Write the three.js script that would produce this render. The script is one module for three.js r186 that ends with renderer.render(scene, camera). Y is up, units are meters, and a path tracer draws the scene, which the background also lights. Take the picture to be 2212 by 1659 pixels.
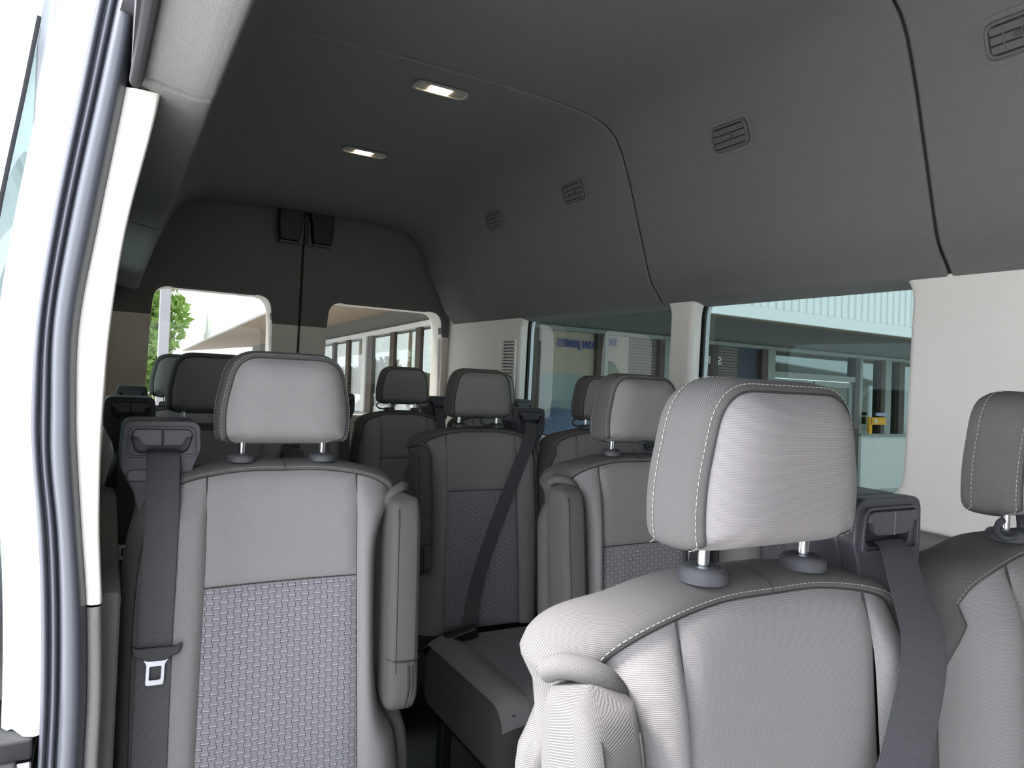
import * as THREE from 'three';
import { mergeGeometries, mergeVertices, toCreasedNormals } from 'three/addons/utils/BufferGeometryUtils.js';
import { RoundedBoxGeometry } from 'three/addons/geometries/RoundedBoxGeometry.js';
import { FontLoader } from 'three/addons/loaders/FontLoader.js';
import { TextGeometry } from 'three/addons/geometries/TextGeometry.js';
import { RectAreaLightUniformsLib } from 'three/addons/lights/RectAreaLightUniformsLib.js';

// ---------------------------------------------------------------- camera, sky, exposure
const scene = new THREE.Scene();
const D2R = Math.PI / 180;
const camera = new THREE.PerspectiveCamera(56.804, 2212 / 1659, 0.01, 300);
camera.position.set(0, 1.25, 0);
camera.rotation.order = 'YXZ';
camera.rotation.set(-0.465 * D2R, -29.553 * D2R, 2.97 * D2R);
scene.add(camera);
const renderer = new THREE.WebGLRenderer();
renderer.toneMapping = THREE.LinearToneMapping;
renderer.toneMappingExposure = 3.9;
renderer.shadowMap.enabled = true;
RectAreaLightUniformsLib.init();
{ // pale overcast sky: a little brighter towards the zenith, evenly grey-blue all around
  const w = 64, h = 32, data = new Float32Array(w * h * 4);
  for (let j = 0; j < h; j++) for (let i = 0; i < w; i++) {
    const el = (j + 0.5) / h * Math.PI - Math.PI / 2;                 // row 0 is the bottom
    const s = Math.max(0, Math.sin(el)), L = 1.75 * (1.1 - 0.15 * s), k = (j * w + i) * 4;
    data[k] = L * 0.94; data[k + 1] = L; data[k + 2] = L * 1.1; data[k + 3] = 1;
  }
  const t = new THREE.DataTexture(data, w, h, THREE.RGBAFormat, THREE.FloatType);
  t.mapping = THREE.EquirectangularReflectionMapping; t.colorSpace = THREE.LinearSRGBColorSpace;
  t.magFilter = t.minFilter = THREE.LinearFilter; t.wrapS = THREE.RepeatWrapping; t.needsUpdate = true;
  scene.background = t; scene.environment = t;
}
const sun = new THREE.DirectionalLight(new THREE.Color(1, 0.985, 0.96), 5.0);
sun.position.set(-7.6, 12.0, -3.4); sun.target.position.set(0.3, 1.0, -0.5);
sun.castShadow = true; sun.shadow.radius = 28; sun.shadow.mapSize.set(2048, 2048);
{ const c = sun.shadow.camera; c.left = c.bottom = -14; c.right = c.top = 14; c.near = 0.5; c.far = 60; }
scene.add(sun, sun.target);

// ---------------------------------------------------------------- helpers
let seed = 7;
const rnd = () => { seed = (seed * 1664525 + 1013904223) >>> 0; return seed / 4294967296; };
const taken = {};
function numbered(n) { if (!(n in taken)) { taken[n] = 0; return n; } taken[n]++; return n + '_' + String(taken[n]).padStart(3, '0'); }
const V = (x, y, z) => new THREE.Vector3(x, y, z);
const lerp = (a, b, t) => a + (b - a) * t;
const clamp = (x, a = 0, b = 1) => Math.min(b, Math.max(a, x));
const sstep = (a, b, x) => { const t = clamp((x - a) / (b - a)); return t * t * (3 - 2 * t); };
function curve1(pts) { // smooth 1D interpolation through [t, value] pairs (monotone-ish cubic)
  return (t) => {
    if (t <= pts[0][0]) return pts[0][1];
    const n = pts.length; if (t >= pts[n - 1][0]) return pts[n - 1][1];
    let i = 0; while (t > pts[i + 1][0]) i++;
    const a = pts[Math.max(0, i - 1)], b = pts[i], c = pts[i + 1], d = pts[Math.min(n - 1, i + 2)];
    const h = c[0] - b[0], u = (t - b[0]) / h;
    const m0 = (c[1] - a[1]) / (c[0] - a[0]) * h, m1 = (d[1] - b[1]) / (d[0] - b[0]) * h;
    const u2 = u * u, u3 = u2 * u;
    return (2 * u3 - 3 * u2 + 1) * b[1] + (u3 - 2 * u2 + u) * m0 + (-2 * u3 + 3 * u2) * c[1] + (u3 - u2) * m1;
  };
}
function gridGeo(nu, nv, fn, closeU = false) { // fn(i/nu, j/nv) -> [x, y, z, u, v]
  const p = [], t = [], idx = [];
  for (let j = 0; j <= nv; j++) for (let i = 0; i <= nu; i++) { const q = fn(i / nu, j / nv); p.push(q[0], q[1], q[2]); t.push(q[3] ?? q[0], q[4] ?? q[1]); }
  const W = nu + 1;
  for (let j = 0; j < nv; j++) for (let i = 0; i < nu; i++) { const a = j * W + i; idx.push(a, a + 1, a + W + 1, a, a + W + 1, a + W); }
  const g = new THREE.BufferGeometry();
  g.setAttribute('position', new THREE.Float32BufferAttribute(p, 3));
  g.setAttribute('uv', new THREE.Float32BufferAttribute(t, 2));
  g.setIndex(idx); g.computeVertexNormals();
  if (closeU) {
    const n = g.attributes.normal;
    for (let j = 0; j <= nv; j++) { const a = j * W, b = a + nu; const m = V(n.getX(a) + n.getX(b), n.getY(a) + n.getY(b), n.getZ(a) + n.getZ(b)).normalize(); n.setXYZ(a, m.x, m.y, m.z); n.setXYZ(b, m.x, m.y, m.z); }
  }
  return g;
}
function obj(name, geo, material, parent = scene) {
  let g = geo;
  if (Array.isArray(geo)) g = geo.length === 1 ? geo[0] : mergeGeometries(geo.map(q => { const r = q.index ? q.toNonIndexed() : q.clone(); for (const k of Object.keys(r.attributes)) if (!['position', 'normal', 'uv'].includes(k)) r.deleteAttribute(k); return r; }));
  const m = new THREE.Mesh(g, material); m.castShadow = m.receiveShadow = true;
  m.name = parent === scene ? numbered(name) : name; parent.add(m); return m;
}
function thing(name, label, category, group, pos = [0, 0, 0]) {
  const o = new THREE.Group(); o.name = numbered(name); scene.add(o); o.position.set(...pos);
  o.userData = { label, category }; if (group) o.userData.group = group; return o;
}
function tag(o, label, category, group) { o.userData.label = label; o.userData.category = category; if (group) o.userData.group = group; return o; }
function struct(name, geo, m, label) { const o = obj(name, geo, m); o.userData.kind = 'structure'; if (label) { o.userData.label = label; } return o; }
function structGroup(name, label) { const o = new THREE.Group(); o.name = numbered(name); o.userData = { kind: 'structure', label }; scene.add(o); return o; }
const box = (w, h, d, x = 0, y = 0, z = 0) => new THREE.BoxGeometry(w, h, d).translate(x, y, z);
const rbox = (w, h, d, x = 0, y = 0, z = 0, r = 0.005, s = 2) => new RoundedBoxGeometry(w, h, d, s, Math.min(r, w / 2.01, h / 2.01, d / 2.01)).translate(x, y, z);
function tube(pts, r, seg = 24, rs = 6, closed = false) { return new THREE.TubeGeometry(new THREE.CatmullRomCurve3(pts.map(p => p.isVector3 ? p : V(...p)), closed), seg, r, rs, closed); }
function uvScale(g, a, b) { const t = g.attributes.uv; for (let k = 0; k < t.count; k++) t.setXY(k, t.getX(k) * a, t.getY(k) * b); return g; }
function roundedPoly(c, seg = 6) { // [[x, y, r], ...] -> polyline with rounded corners
  const out = [], n = c.length;
  for (let i = 0; i < n; i++) {
    const p = c[i], a = c[(i + n - 1) % n], b = c[(i + 1) % n], r = p[2] || 0;
    if (!r) { out.push([p[0], p[1]]); continue; }
    const da = Math.hypot(a[0] - p[0], a[1] - p[1]), db = Math.hypot(b[0] - p[0], b[1] - p[1]);
    const ua = [(a[0] - p[0]) / da, (a[1] - p[1]) / da], ub = [(b[0] - p[0]) / db, (b[1] - p[1]) / db];
    const ang = Math.acos(clamp(ua[0] * ub[0] + ua[1] * ub[1], -1, 1)), d = Math.min(r / Math.tan(ang / 2), da * 0.49, db * 0.49);
    for (let k = 0; k <= seg; k++) { const t = k / seg, s = 1 - t; const q = (i2) => s * s * (p[i2] + ua[i2] * d) + 2 * s * t * (p[i2]) + t * t * (p[i2] + ub[i2] * d); out.push([q(0), q(1)]); }
  }
  return out;
}
function shapeOf(pts, holes = []) {
  const s = new THREE.Shape(pts.map(p => new THREE.Vector2(p[0], p[1])));
  for (const h of holes) s.holes.push(new THREE.Path(h.map(p => new THREE.Vector2(p[0], p[1]))));
  return s;
}
function extrude(pts, depth, bevel = 0.004, holes = [], bs = 2) {
  return new THREE.ExtrudeGeometry(shapeOf(pts, holes), { depth: Math.max(1e-4, depth - 2 * bevel), bevelEnabled: bevel > 0, bevelThickness: bevel, bevelSize: bevel, bevelOffset: -bevel, bevelSegments: bs, curveSegments: 8 }).translate(0, 0, bevel);
}
const rect = (x0, y0, x1, y1, r = 0, seg = 6) => roundedPoly([[x0, y0, r], [x1, y0, r], [x1, y1, r], [x0, y1, r]], seg);
function resample(pts, n, closed = true) { // evenly spaced points on a polyline
  const P = closed ? [...pts, pts[0]] : pts, L = [0];
  for (let i = 1; i < P.length; i++) L.push(L[i - 1] + Math.hypot(P[i][0] - P[i - 1][0], P[i][1] - P[i - 1][1]));
  const T = L[L.length - 1], out = []; let k = 0;
  for (let i = 0; i < n; i++) { const s = closed ? T * i / n : T * i / (n - 1); while (k < P.length - 2 && L[k + 1] < s) k++; const t = (s - L[k]) / Math.max(1e-9, L[k + 1] - L[k]); out.push([lerp(P[k][0], P[k + 1][0], t), lerp(P[k][1], P[k + 1][1], t)]); }
  return out;
}

// ---------------------------------------------------------------- textures (colour, grain and relief of cloth and plastic)
function dataTex(w, h, fn, size, srgb = false) { // fn(i, j) -> [r, g, b] in 0..1 ; size = metres per tile [w, h]
  const d = new Uint8Array(w * h * 4);
  for (let j = 0; j < h; j++) for (let i = 0; i < w; i++) { const c = fn(i, j), k = (j * w + i) * 4; d[k] = clamp(c[0]) * 255; d[k + 1] = clamp(c[1]) * 255; d[k + 2] = clamp(c[2]) * 255; d[k + 3] = 255; }
  const t = new THREE.DataTexture(d, w, h); t.wrapS = t.wrapT = THREE.RepeatWrapping; t.magFilter = THREE.LinearFilter; t.minFilter = THREE.LinearMipmapLinearFilter; t.generateMipmaps = true;
  if (srgb) t.colorSpace = THREE.SRGBColorSpace;
  t.repeat.set(1 / size[0], 1 / size[1]); t.needsUpdate = true; return t;
}
const g3 = (v) => [v, v, v];
function ribTex(srgb, base, amp) { // fine horizontal rib knit
  return dataTex(128, 128, (i, j) => { const r = Math.sin(j / 128 * 2 * Math.PI * 16), c = Math.sin(i / 128 * 2 * Math.PI * 16 + (Math.floor(j / 8) % 2) * Math.PI); const v = 0.5 + 0.32 * r + 0.16 * c + (rnd() - 0.5) * 0.3; return base.map(b => b * (1 + amp * (v - 0.5))); }, [0.024, 0.024], srgb);
}
function twillTex(srgb, base, amp) { // diagonal twill
  return dataTex(128, 128, (i, j) => { const r = Math.sin((i + j) / 128 * 2 * Math.PI * 12); const v = 0.5 + 0.36 * r + (rnd() - 0.5) * 0.35; return base.map(b => b * (1 + amp * (v - 0.5))); }, [0.026, 0.026], srgb);
}
const RIB_C = [0.485, 0.468, 0.464], TWILL_C = [0.305, 0.295, 0.29];
// woven basket insert: light weft floats with dark slits at their ends; one tile is two rows of one float
function basket(kind) {
  const W = 96, H = 72;
  return dataTex(W, H, (i, j) => {
    const row = j < H / 2 ? 0 : 1, jj = j % (H / 2), ii = (i + row * W / 2) % W;
    const inFloat = ii > 8 && ii < 62, fl = inFloat && jj > 12 && jj < 21;
    const slit = (Math.abs(ii - 7) < 3 && jj > 3 && jj < 32) || (Math.abs(ii - 63) < 3 && jj > 3 && jj < 32);
    const under = inFloat && jj > 8 && jj <= 12;
    const n = (rnd() - 0.5) * 0.05;
    if (kind === 'c') {
      if (fl) { const s = (ii % 6 < 3 ? 0.06 : 0); return [0.58 + n - s, 0.60 + n - s, 0.62 + n - s]; }
      if (slit) return [0.25 + n, 0.24 + n, 0.25 + n]; if (under) return [0.30 + n, 0.29 + n, 0.30 + n];
      return [0.455 + n, 0.44 + n, 0.45 + n];
    }
    if (slit || under) return g3(0.15 + n); if (fl) return g3(0.75 + n); return g3(0.6 + 0.15 * Math.sin(Math.PI * ((ii + 28) % W) / W) + n);
  }, [0.0225, 0.0172], kind === 'c');
}
function grainTex(n, cells, size, amp = 1) { // soft random pebble grain, tileable
  const a = []; for (let k = 0; k < cells * cells; k++) a.push(rnd());
  return dataTex(n, n, (i, j) => { const x = i / n * cells, y = j / n * cells, x0 = Math.floor(x), y0 = Math.floor(y), fx = x - x0, fy = y - y0, sx = fx * fx * (3 - 2 * fx), sy = fy * fy * (3 - 2 * fy); const q = (p, r) => a[(r % cells) * cells + (p % cells)]; const v = lerp(lerp(q(x0, y0), q(x0 + 1, y0), sx), lerp(q(x0, y0 + 1), q(x0 + 1, y0 + 1), sx), sy); return g3(0.5 + (v - 0.5) * amp + (rnd() - 0.5) * 0.15); }, [size, size]);
}
const webTex = (srgb) => dataTex(64, 64, (i, j) => { const edge = i < 4 || i > 59; const v = 0.5 + 0.35 * Math.sin(j / 64 * 2 * Math.PI * 8) + (rnd() - 0.5) * 0.25 + (edge ? 0.25 * Math.sign(Math.sin(j / 64 * 2 * Math.PI * 8)) : 0); return srgb ? [0.235 * (0.8 + 0.4 * v), 0.235 * (0.8 + 0.4 * v), 0.245 * (0.8 + 0.4 * v)] : g3(v); }, [1, 0.012], srgb);

const std = (c, r = 0.7, o = {}) => new THREE.MeshStandardMaterial({ color: c, roughness: r, side: THREE.DoubleSide, ...o });
const bumpRib = ribTex(false, [0.5, 0.5, 0.5], 1.4), bumpTwill = twillTex(false, [0.5, 0.5, 0.5], 1.4);
const M = {
  rib: std(0xffffff, 0.95, { map: ribTex(true, RIB_C, 0.32), bumpMap: bumpRib, bumpScale: 0.0005 }),
  twill: std(0xffffff, 0.95, { map: twillTex(true, TWILL_C, 0.5), bumpMap: bumpTwill, bumpScale: 0.00035 }),
  basket: std(0xffffff, 0.9, { map: basket('c'), bumpMap: basket('b'), bumpScale: 0.0008 }),
  seam: std(0x2b2a2a, 0.9),
  thread: std(0x96928b, 0.8),
  chrome: std(0xe2e4e8, 0.16, { metalness: 1 }),
  steel: std(0xc9c9cc, 0.28, { metalness: 1 }),
  guide: std(0x3c3d40, 0.38, { bumpMap: grainTex(64, 32, 0.02), bumpScale: 0.0001 }),
  plastic: std(0x313236, 0.42, { bumpMap: grainTex(64, 32, 0.02), bumpScale: 0.0002 }),
  flap: std(0x38393d, 0.34),
  webbing: std(0xffffff, 0.62, { map: webTex(true), bumpMap: webTex(false), bumpScale: 0.0004 }),
  black: std(0x17171a, 0.5),
  liner: std(0x6d6d6a, 0.97, { bumpMap: grainTex(128, 64, 0.05), bumpScale: 0.0006 }),
  trim: std(0xdcd7cf, 0.62, { bumpMap: grainTex(128, 64, 0.04), bumpScale: 0.0002 }),
  trimDark: std(0x6e6b69, 0.6, { bumpMap: grainTex(128, 64, 0.03), bumpScale: 0.0004 }),
  rubber: std(0x3d3f45, 0.36),
  rubberMatt: std(0x1a1b1d, 0.8, { bumpMap: grainTex(64, 32, 0.02), bumpScale: 0.0003 }),
  paint: new THREE.MeshPhysicalMaterial({ color: 0xd4d7dc, roughness: 0.3, clearcoat: 1, clearcoatRoughness: 0.05, side: THREE.DoubleSide }),
  floor: std(0x101012, 0.85, { bumpMap: grainTex(128, 64, 0.05), bumpScale: 0.0005 }),
  grille: std(0x5d5b58, 0.6),
  lampBody: std(0x8b8982, 0.45),
  glow: std(0xfff0d8, 0.4, { emissive: new THREE.Color(1, 0.78, 0.5), emissiveIntensity: 14 }),
  glass: new THREE.MeshPhysicalMaterial({ color: new THREE.Color(0.115, 0.145, 0.138), roughness: 0.0, transmission: 1, thickness: 0, ior: 1.5, side: THREE.DoubleSide }),
  glassRear: new THREE.MeshPhysicalMaterial({ color: new THREE.Color(0.2, 0.2, 0.19), roughness: 0.0, transmission: 1, thickness: 0, ior: 1.5, side: THREE.DoubleSide }),
  frit: std(0x0e0f10, 0.5),
};

// ---------------------------------------------------------------- van shell
const CX = 0.925;                                                    // centre line of the van
const PROF = [[0, 2.224], [0.2, 2.224], [0.385, 2.218], [0.5, 2.208], [0.568, 2.196], [0.612, 2.178], [0.65, 2.148], [0.678, 2.108], [0.704, 2.05], [0.73, 1.985], [0.765, 1.885], [0.8, 1.785], [0.826, 1.71], [0.843, 1.665], [0.856, 1.638], [0.872, 1.617], [0.893, 1.596], [0.92, 1.563], [0.985, 1.55]];
const PROFL = [...PROF.slice(0, 11), [0.797, 1.785], [0.806, 1.7], [0.811, 1.645], [0.814, 1.612], [0.8225, 1.597], [0.84, 1.595], [0.9, 1.606], [0.965, 1.622]];
const rearDrop = (z) => -0.115 * sstep(-3.3, -4.12, z);              // the lining bends down to the rear header
function linerPoint(s, z, off) {                                     // s in -1..1 across the van, off = outwards
  const n = PROF.length - 1, PR = s < 0 ? PROFL : PROF, a = Math.abs(s) * n, i = Math.min(n - 1, Math.floor(a)), t = a - i, sg = s < 0 ? -1 : 1;
  let x = lerp(PR[i][0], PR[i + 1][0], t), y = lerp(PR[i][1], PR[i + 1][1], t);
  const p = PR[Math.max(0, i - 1)], q = PR[Math.min(n, i + 2)];
  let nx = -(q[1] - p[1]), ny = (q[0] - p[0]); const l = Math.hypot(nx, ny); nx /= l; ny /= l;
  off += s > 0 ? 0.026 * Math.exp(-(((z + 3.6) / 0.07) ** 2)) * sstep(1.63, 1.7, y) * sstep(2.18, 2.0, y) : 0;   // shallow vertical fold near the rear corner
  const k = sstep(1.62, 2.0, y);
  if (s < 0 && z > -1.25 && z < -1.028 && x > 0.9) x = 0.9 + (x - 0.9) * 0.2;
  if (s < 0 && z > -1.028 && x > 0.84) { const e = (x - 0.84) / 0.125; x = 0.84 + 0.065 * Math.min(1, e * 1.6); y = 1.595 + 0.02 * e + 0.25 * Math.max(0, e - 0.62); }   // over the opening the lining ends at the door header
  return [CX + sg * (x + nx * off), y + ny * off + rearDrop(z) * k, z];
}
const ceiling = structGroup('ceiling', 'grey felt headliner in panels with curved side coves');
function linerPanel(z0, z1, lip0, lip1) {                            // one moulded panel, its ends rolled outwards into the joint
  const N = 96, zs = [], R = 0.009;
  for (const t of [0, 0.3, 0.6, 0.8, 0.95, 1]) zs.push([z0 - R * (1 - Math.cos(t * Math.PI / 2)) * 1.0, lip0 * R * (1 - Math.sin(t * Math.PI / 2))]);
  const steps = Math.max(2, Math.round((z0 - z1) / 0.07));
  for (let k = 1; k < steps; k++) zs.push([lerp(z0 - R, z1 + R, k / steps), 0]);
  for (const t of [1, 0.95, 0.8, 0.6, 0.3, 0]) zs.push([z1 + R * (1 - Math.cos(t * Math.PI / 2)), lip1 * R * (1 - Math.sin(t * Math.PI / 2))]);
  return gridGeo(N, zs.length - 1, (u, v) => { const q = zs[Math.round(v * (zs.length - 1))]; const p = linerPoint(u * 2 - 1, q[0], q[1]); return [...p, u * 3.2, q[0]]; });
}
for (const [a, b, l0, l1] of [[1.6, -1.0265, 0, 1], [-1.0335, -2.1065, 1, 1], [-2.1135, -4.03, 1, 1]]) obj('headliner_panel', linerPanel(a, b, l0, l1), M.liner, ceiling);
for (const z of [-1.03, -2.11]) obj('joint_backing', gridGeo(96, 2, (u, v) => [...linerPoint(u * 2 - 1, z + 0.018 - 0.036 * v, 0.0065), u, v]), M.black, ceiling);
obj('roof_skin', [gridGeo(60, 12, (u, v) => { const z = lerp(1.65, -4.16, v); return [...linerPoint(u * 2 - 1, z, 0.03), u, v]; }), gridGeo(60, 12, (u, v) => { const z = lerp(1.65, -4.16, v); return [...linerPoint(u * 2 - 1, z, 0.06), u, v]; })], M.black, ceiling);

struct('floor', box(2.1, 0.06, 6.2, CX, -0.03, -1.55), M.floor, 'black rubber floor of the van');

// side walls: inner trim with window openings, shape drawn in (-z, y)
function sideWall(name, xIn, dir, windows, z0, z1, label, y0 = 0.9) {
  const g = structGroup(name, label);
  const holes = windows.map(w => rect(-w[1], w[2], -w[0], w[3], 0.085, 8).reverse());
  const t = 0.06, geo = extrude(rect(-z0, y0, -z1, 1.66, 0), t, 0.02, holes, 5).rotateY(Math.PI / 2);
  geo.translate(dir > 0 ? xIn : xIn - t, 0, 0); obj('window_surround', geo, M.trim, g);
  const low = extrude(rect(-z0, 0, -z1, y0 + 0.01, 0), 0.09, 0.012).rotateY(Math.PI / 2); low.translate(dir > 0 ? xIn - 0.04 : xIn + 0.04 - 0.09, 0, 0);
  obj('lower_trim', low, M.trimDark, g);
  const skinHoles = windows.map(w => rect(-w[1] + 0.0, w[2] + 0.0, -w[0], w[3], 0.085, 8).reverse());
  const skin = extrude(rect(-z0, -0.25, -z1, 2.2, 0), 0.02, 0.002, skinHoles).rotateY(Math.PI / 2); skin.translate(dir > 0 ? xIn + t + 0.012 : xIn - t - 0.032, 0, 0);
  obj('body_skin', skin, M.paint, g);
  return g;
}
const WR = 1.845, WL = -0.012;
const winR = [[-0.02, -0.8, 0.98, 1.59], [-1.13, -1.945, 0.975, 1.59], [-2.066, -3.205, 0.975, 1.59]];
winR.forEach(w => { if (w[0] < w[1]) w.splice(0, 2, w[1], w[0]); });
const wallRight = sideWall('wall_right', WR, 1, winR.map(w => [Math.min(w[0], w[1]), Math.max(w[0], w[1]), w[2], w[3]]), 1.62, -4.13, 'pale grey window side wall of the van opposite the open door');
const winL = [[-1.95, -1.3, 0.98, 1.565], [-3.2, -2.1, 0.98, 1.565]];
sideWall('wall_left', WL, -1, winL, -1.17, -4.13, 'pale grey side wall of the van behind the door pillar');
{ // short piece of wall ahead of the door opening
  const g = structGroup('wall_front', 'body pillar ahead of the sliding door opening');
  obj('front_pillar', rbox(0.1, 1.9, 0.14, WL - 0.06, 0.8, 0.62, 0.03), M.paint, g);
}
{ // cab: front wall with the windscreen opening, front side panel
  const g = structGroup('wall_cab', 'cab front with windscreen opening');
  obj('dash_wall', extrude(rect(-0.1, 0, 1.95, 2.26), 0.06, 0.005, [rect(0.05, 0.98, 1.8, 1.75, 0.1).reverse()]).translate(0, 0, 1.6), M.trimDark, g);
  obj('cab_door', extrude(rect(-1.66, 0, -0.68, 2.1), 0.06, 0.005, [rect(-1.5, 0.98, -0.8, 1.6, 0.08).reverse()]).rotateY(Math.PI / 2).translate(WL - 0.09, 0, 0), M.paint, g);
  obj('windscreen_pane', new THREE.ShapeGeometry(shapeOf(rect(0.03, 0.96, 1.82, 1.77, 0.1))).translate(0, 0, 1.63), M.glassRear, g);
}
let wn = 0;
function pane(name, pts, axis, at, m, label) {
  let geo; const sh = new THREE.ShapeGeometry(shapeOf(pts)); geo = sh;
  if (axis === 'x') geo.rotateY(Math.PI / 2).translate(at, 0, 0); else geo.translate(0, 0, at);
  return struct(name, geo, m, label);
}
for (const w of winR) { const z0 = Math.min(w[0], w[1]), z1 = Math.max(w[0], w[1]); wn++;
  const p = pane('window_' + wn, rect(-z1 - 0.02, w[2] - 0.02, -z0 + 0.02, w[3] + 0.02, 0.06), 'x', WR + 0.066, M.glass, 'tinted side window pane of the van');
  const fr = extrude(rect(-z1 - 0.015, w[2] - 0.015, -z0 + 0.015, w[3] + 0.015, 0.06), 0.006, 0.001, [rect(-z1 + 0.005, w[2] + 0.005, -z0 - 0.005, w[3] - 0.005, 0.08, 8).reverse()]).rotateY(Math.PI / 2).translate(WR + 0.058, 0, 0);
  obj('black_edge_seal', fr, M.frit, p);
}
for (const w of winL) { wn++; pane('window_' + wn, rect(-w[1] - 0.02, w[2] - 0.02, -w[0] + 0.02, w[3] + 0.02, 0.06), 'x', WL - 0.066, M.glass, 'tinted side window pane behind the door pillar'); }

// rear doors
const RZ = -4.1;
function rearDoor(n, x0, x1, wx0, wx1, label) {
  const g = structGroup('door_' + n, label), ys = 1.485, top = 1.635, r = 0.085;
  const up = []; const arc = roundedPoly([[wx1, ys, 0], [wx1 - 0.012, top, r], [wx0 + 0.012, top, r], [wx0, ys, 0]], 10);
  up.push([x0, ys], [x0, 2.16], [x1, 2.16], [x1, ys], ...arc);
  const low = [[x0, 0.05], [x0, ys], [wx0, ys], ...roundedPoly([[wx0, ys, 0], [wx0 - 0.01, 0.98, 0.07], [wx1 + 0.01, 0.98, 0.07], [wx1, ys, 0]], 8).slice(1, -1), [wx1, ys], [x1, ys], [x1, 0.05]];
  const eo = { depth: 0.03, bevelEnabled: true, bevelThickness: 0.05, bevelSize: 0.036, bevelOffset: -0.002, bevelSegments: 5 };
  // the trim: a deep rounded reveal around the window, tight joints at the outside
  const mk = (pts) => { const b = 0.036; return new THREE.ExtrudeGeometry(shapeOf(pts), { depth: 0.05, bevelEnabled: true, bevelThickness: 0.004, bevelSize: 0.002, bevelOffset: -0.002, bevelSegments: 2 }).translate(0, 0, RZ - 0.05); };
  obj('upper_trim', mk(up), M.liner, g); obj('lower_trim', mk(low), M.trim, g);
  // moulded reveal: sweep from the trim face in to the glass, leaning outwards
  const loop = resample(roundedPoly([[wx0 - 0.01, 0.98, 0.07], [wx1 + 0.01, 0.98, 0.07], [wx1, ys, 0], [wx1 - 0.012, top, r], [wx0 + 0.012, top, r], [wx0, ys, 0]], 10), 120);
  const prof = [[0.007, 0.0035], [0.003, 0.0015], [0.0, -0.004], [0.0, -0.026], [0, -0.09], [0, -0.165]];
  const cxx = (wx0 + wx1) / 2, cyy = 1.3;
  obj('window_reveal', gridGeo(120, prof.length - 1, (u, v) => { const i = Math.round(u * 120) % 120, k = Math.round(v * (prof.length - 1)); const p = loop[i], a = loop[(i + 119) % 120], b = loop[(i + 1) % 120]; let nx = b[1] - a[1], ny = -(b[0] - a[0]); const l = Math.hypot(nx, ny); nx /= l; ny /= l; return [p[0] + nx * prof[k][0], p[1] + ny * prof[k][0], RZ + prof[k][1], u * 2, v * 0.1]; }, true), M.trim, g);
  const pn = new THREE.ShapeGeometry(shapeOf(loop)).translate(0, 0, RZ - 0.16);
  obj('window_pane', pn, M.glassRear, g);
  return g;
}
const SEAM = 0.922;
const doorA = rearDoor(1, -0.03, SEAM - 0.007, 0.172, 0.772, 'rear cargo door with bright window, left leaf');
const doorB = rearDoor(2, SEAM + 0.007, 1.875, 1.078, 1.8, 'rear cargo door with storefront seen through its window, right leaf');
obj('seam_seal', box(0.03, 2.1, 0.02, SEAM, 1.08, RZ - 0.04), M.black, doorA);
struct('trim_1', box(2.0, 0.3, 0.03, CX, 2.2, RZ - 0.03), M.liner, 'header above the rear doors');

// ---------------------------------------------------------------- roof latches, lamps, vents
function latch(x0, x1, flip, label) {
  const t = thing('door_latch', label, 'latch', null, [(x0 + x1) / 2, 1.95, RZ + 0.012]);
  const w = x1 - x0, F = (pts) => flip ? pts.map(p => [-p[0], ...p.slice(1)]).reverse() : pts;
  obj('housing', extrude(roundedPoly(F([[-w * 0.42, 0, 0.012], [w * 0.28, -0.004, 0.01], [w * 0.36, 0.05, 0.03], [w * 0.4, 0.11, 0.02], [w * 0.5, 0.165, 0.004], [-w * 0.5, 0.165, 0.004], [-w * 0.48, 0.06, 0.02]])), 0.07, 0.006), M.black, t);
  obj('striker_bracket', extrude(roundedPoly(F([[w * 0.3, -0.014, 0.004], [w * 0.5, -0.014, 0.004], [w * 0.5, 0.12, 0.004], [w * 0.43, 0.12, 0.01], [w * 0.4, 0.05, 0.02]])), 0.03, 0.003), M.grille, t);
  obj('cover_lip', extrude(F(rect(-w * 0.44, -0.014, w * 0.3, -0.005)), 0.05, 0.002), M.grille, t);
  return t;
}
latch(0.772, 0.913, false, 'black roof latch at the top of the rear door, left of the seam');
latch(0.938, 1.072, true, 'black roof latch at the top of the rear door, right of the seam');

function lamp(x, y, z, label) {
  const t = thing('dome_lamp', label, 'lamp', 'lit dome lamps in the ceiling', [x, y, z]);
  const stad = (w, h, r) => rect(-w / 2, -h / 2, w / 2, h / 2, r, 8);
  const fr = extrude(stad(0.2, 0.078, 0.036), 0.009, 0.003, [stad(0.176, 0.056, 0.026).reverse()]).rotateX(Math.PI / 2); obj('bezel', fr, M.lampBody, t);
  obj('backing', extrude(stad(0.18, 0.06, 0.026), 0.003, 0.0005).rotateX(Math.PI / 2).translate(0, 0.001, 0), M.grille, t);
  obj('switch_rocker', rbox(0.04, 0.006, 0.05, -0.065, -0.003, 0, 0.003), M.lampBody, t);
  obj('dark_lens', rbox(0.05, 0.006, 0.05, 0.06, -0.003, 0, 0.003), M.lampBody, t);
  obj('lit_lens', rbox(0.074, 0.009, 0.034, -0.004, -0.005, 0, 0.004), M.glow, t);
  const l = new THREE.RectAreaLight(new THREE.Color(1, 0.8, 0.55), 10, 0.085, 0.042); l.position.set(0, -0.013, 0); l.lookAt(0, -1, 0); l.rotation.set(-Math.PI / 2, 0, 0); l.name = 'lamp_light'; t.add(l);
  return t;
}
const topY = (z) => 2.224 + rearDrop(z);
lamp(0.944, topY(-2.26) - 0.001, -2.26, 'lit dome lamp on the headliner, the one nearer the door opening');
lamp(0.946, topY(-3.105) - 0.001, -3.105, 'lit dome lamp on the headliner, the one nearer the rear doors');

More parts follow.
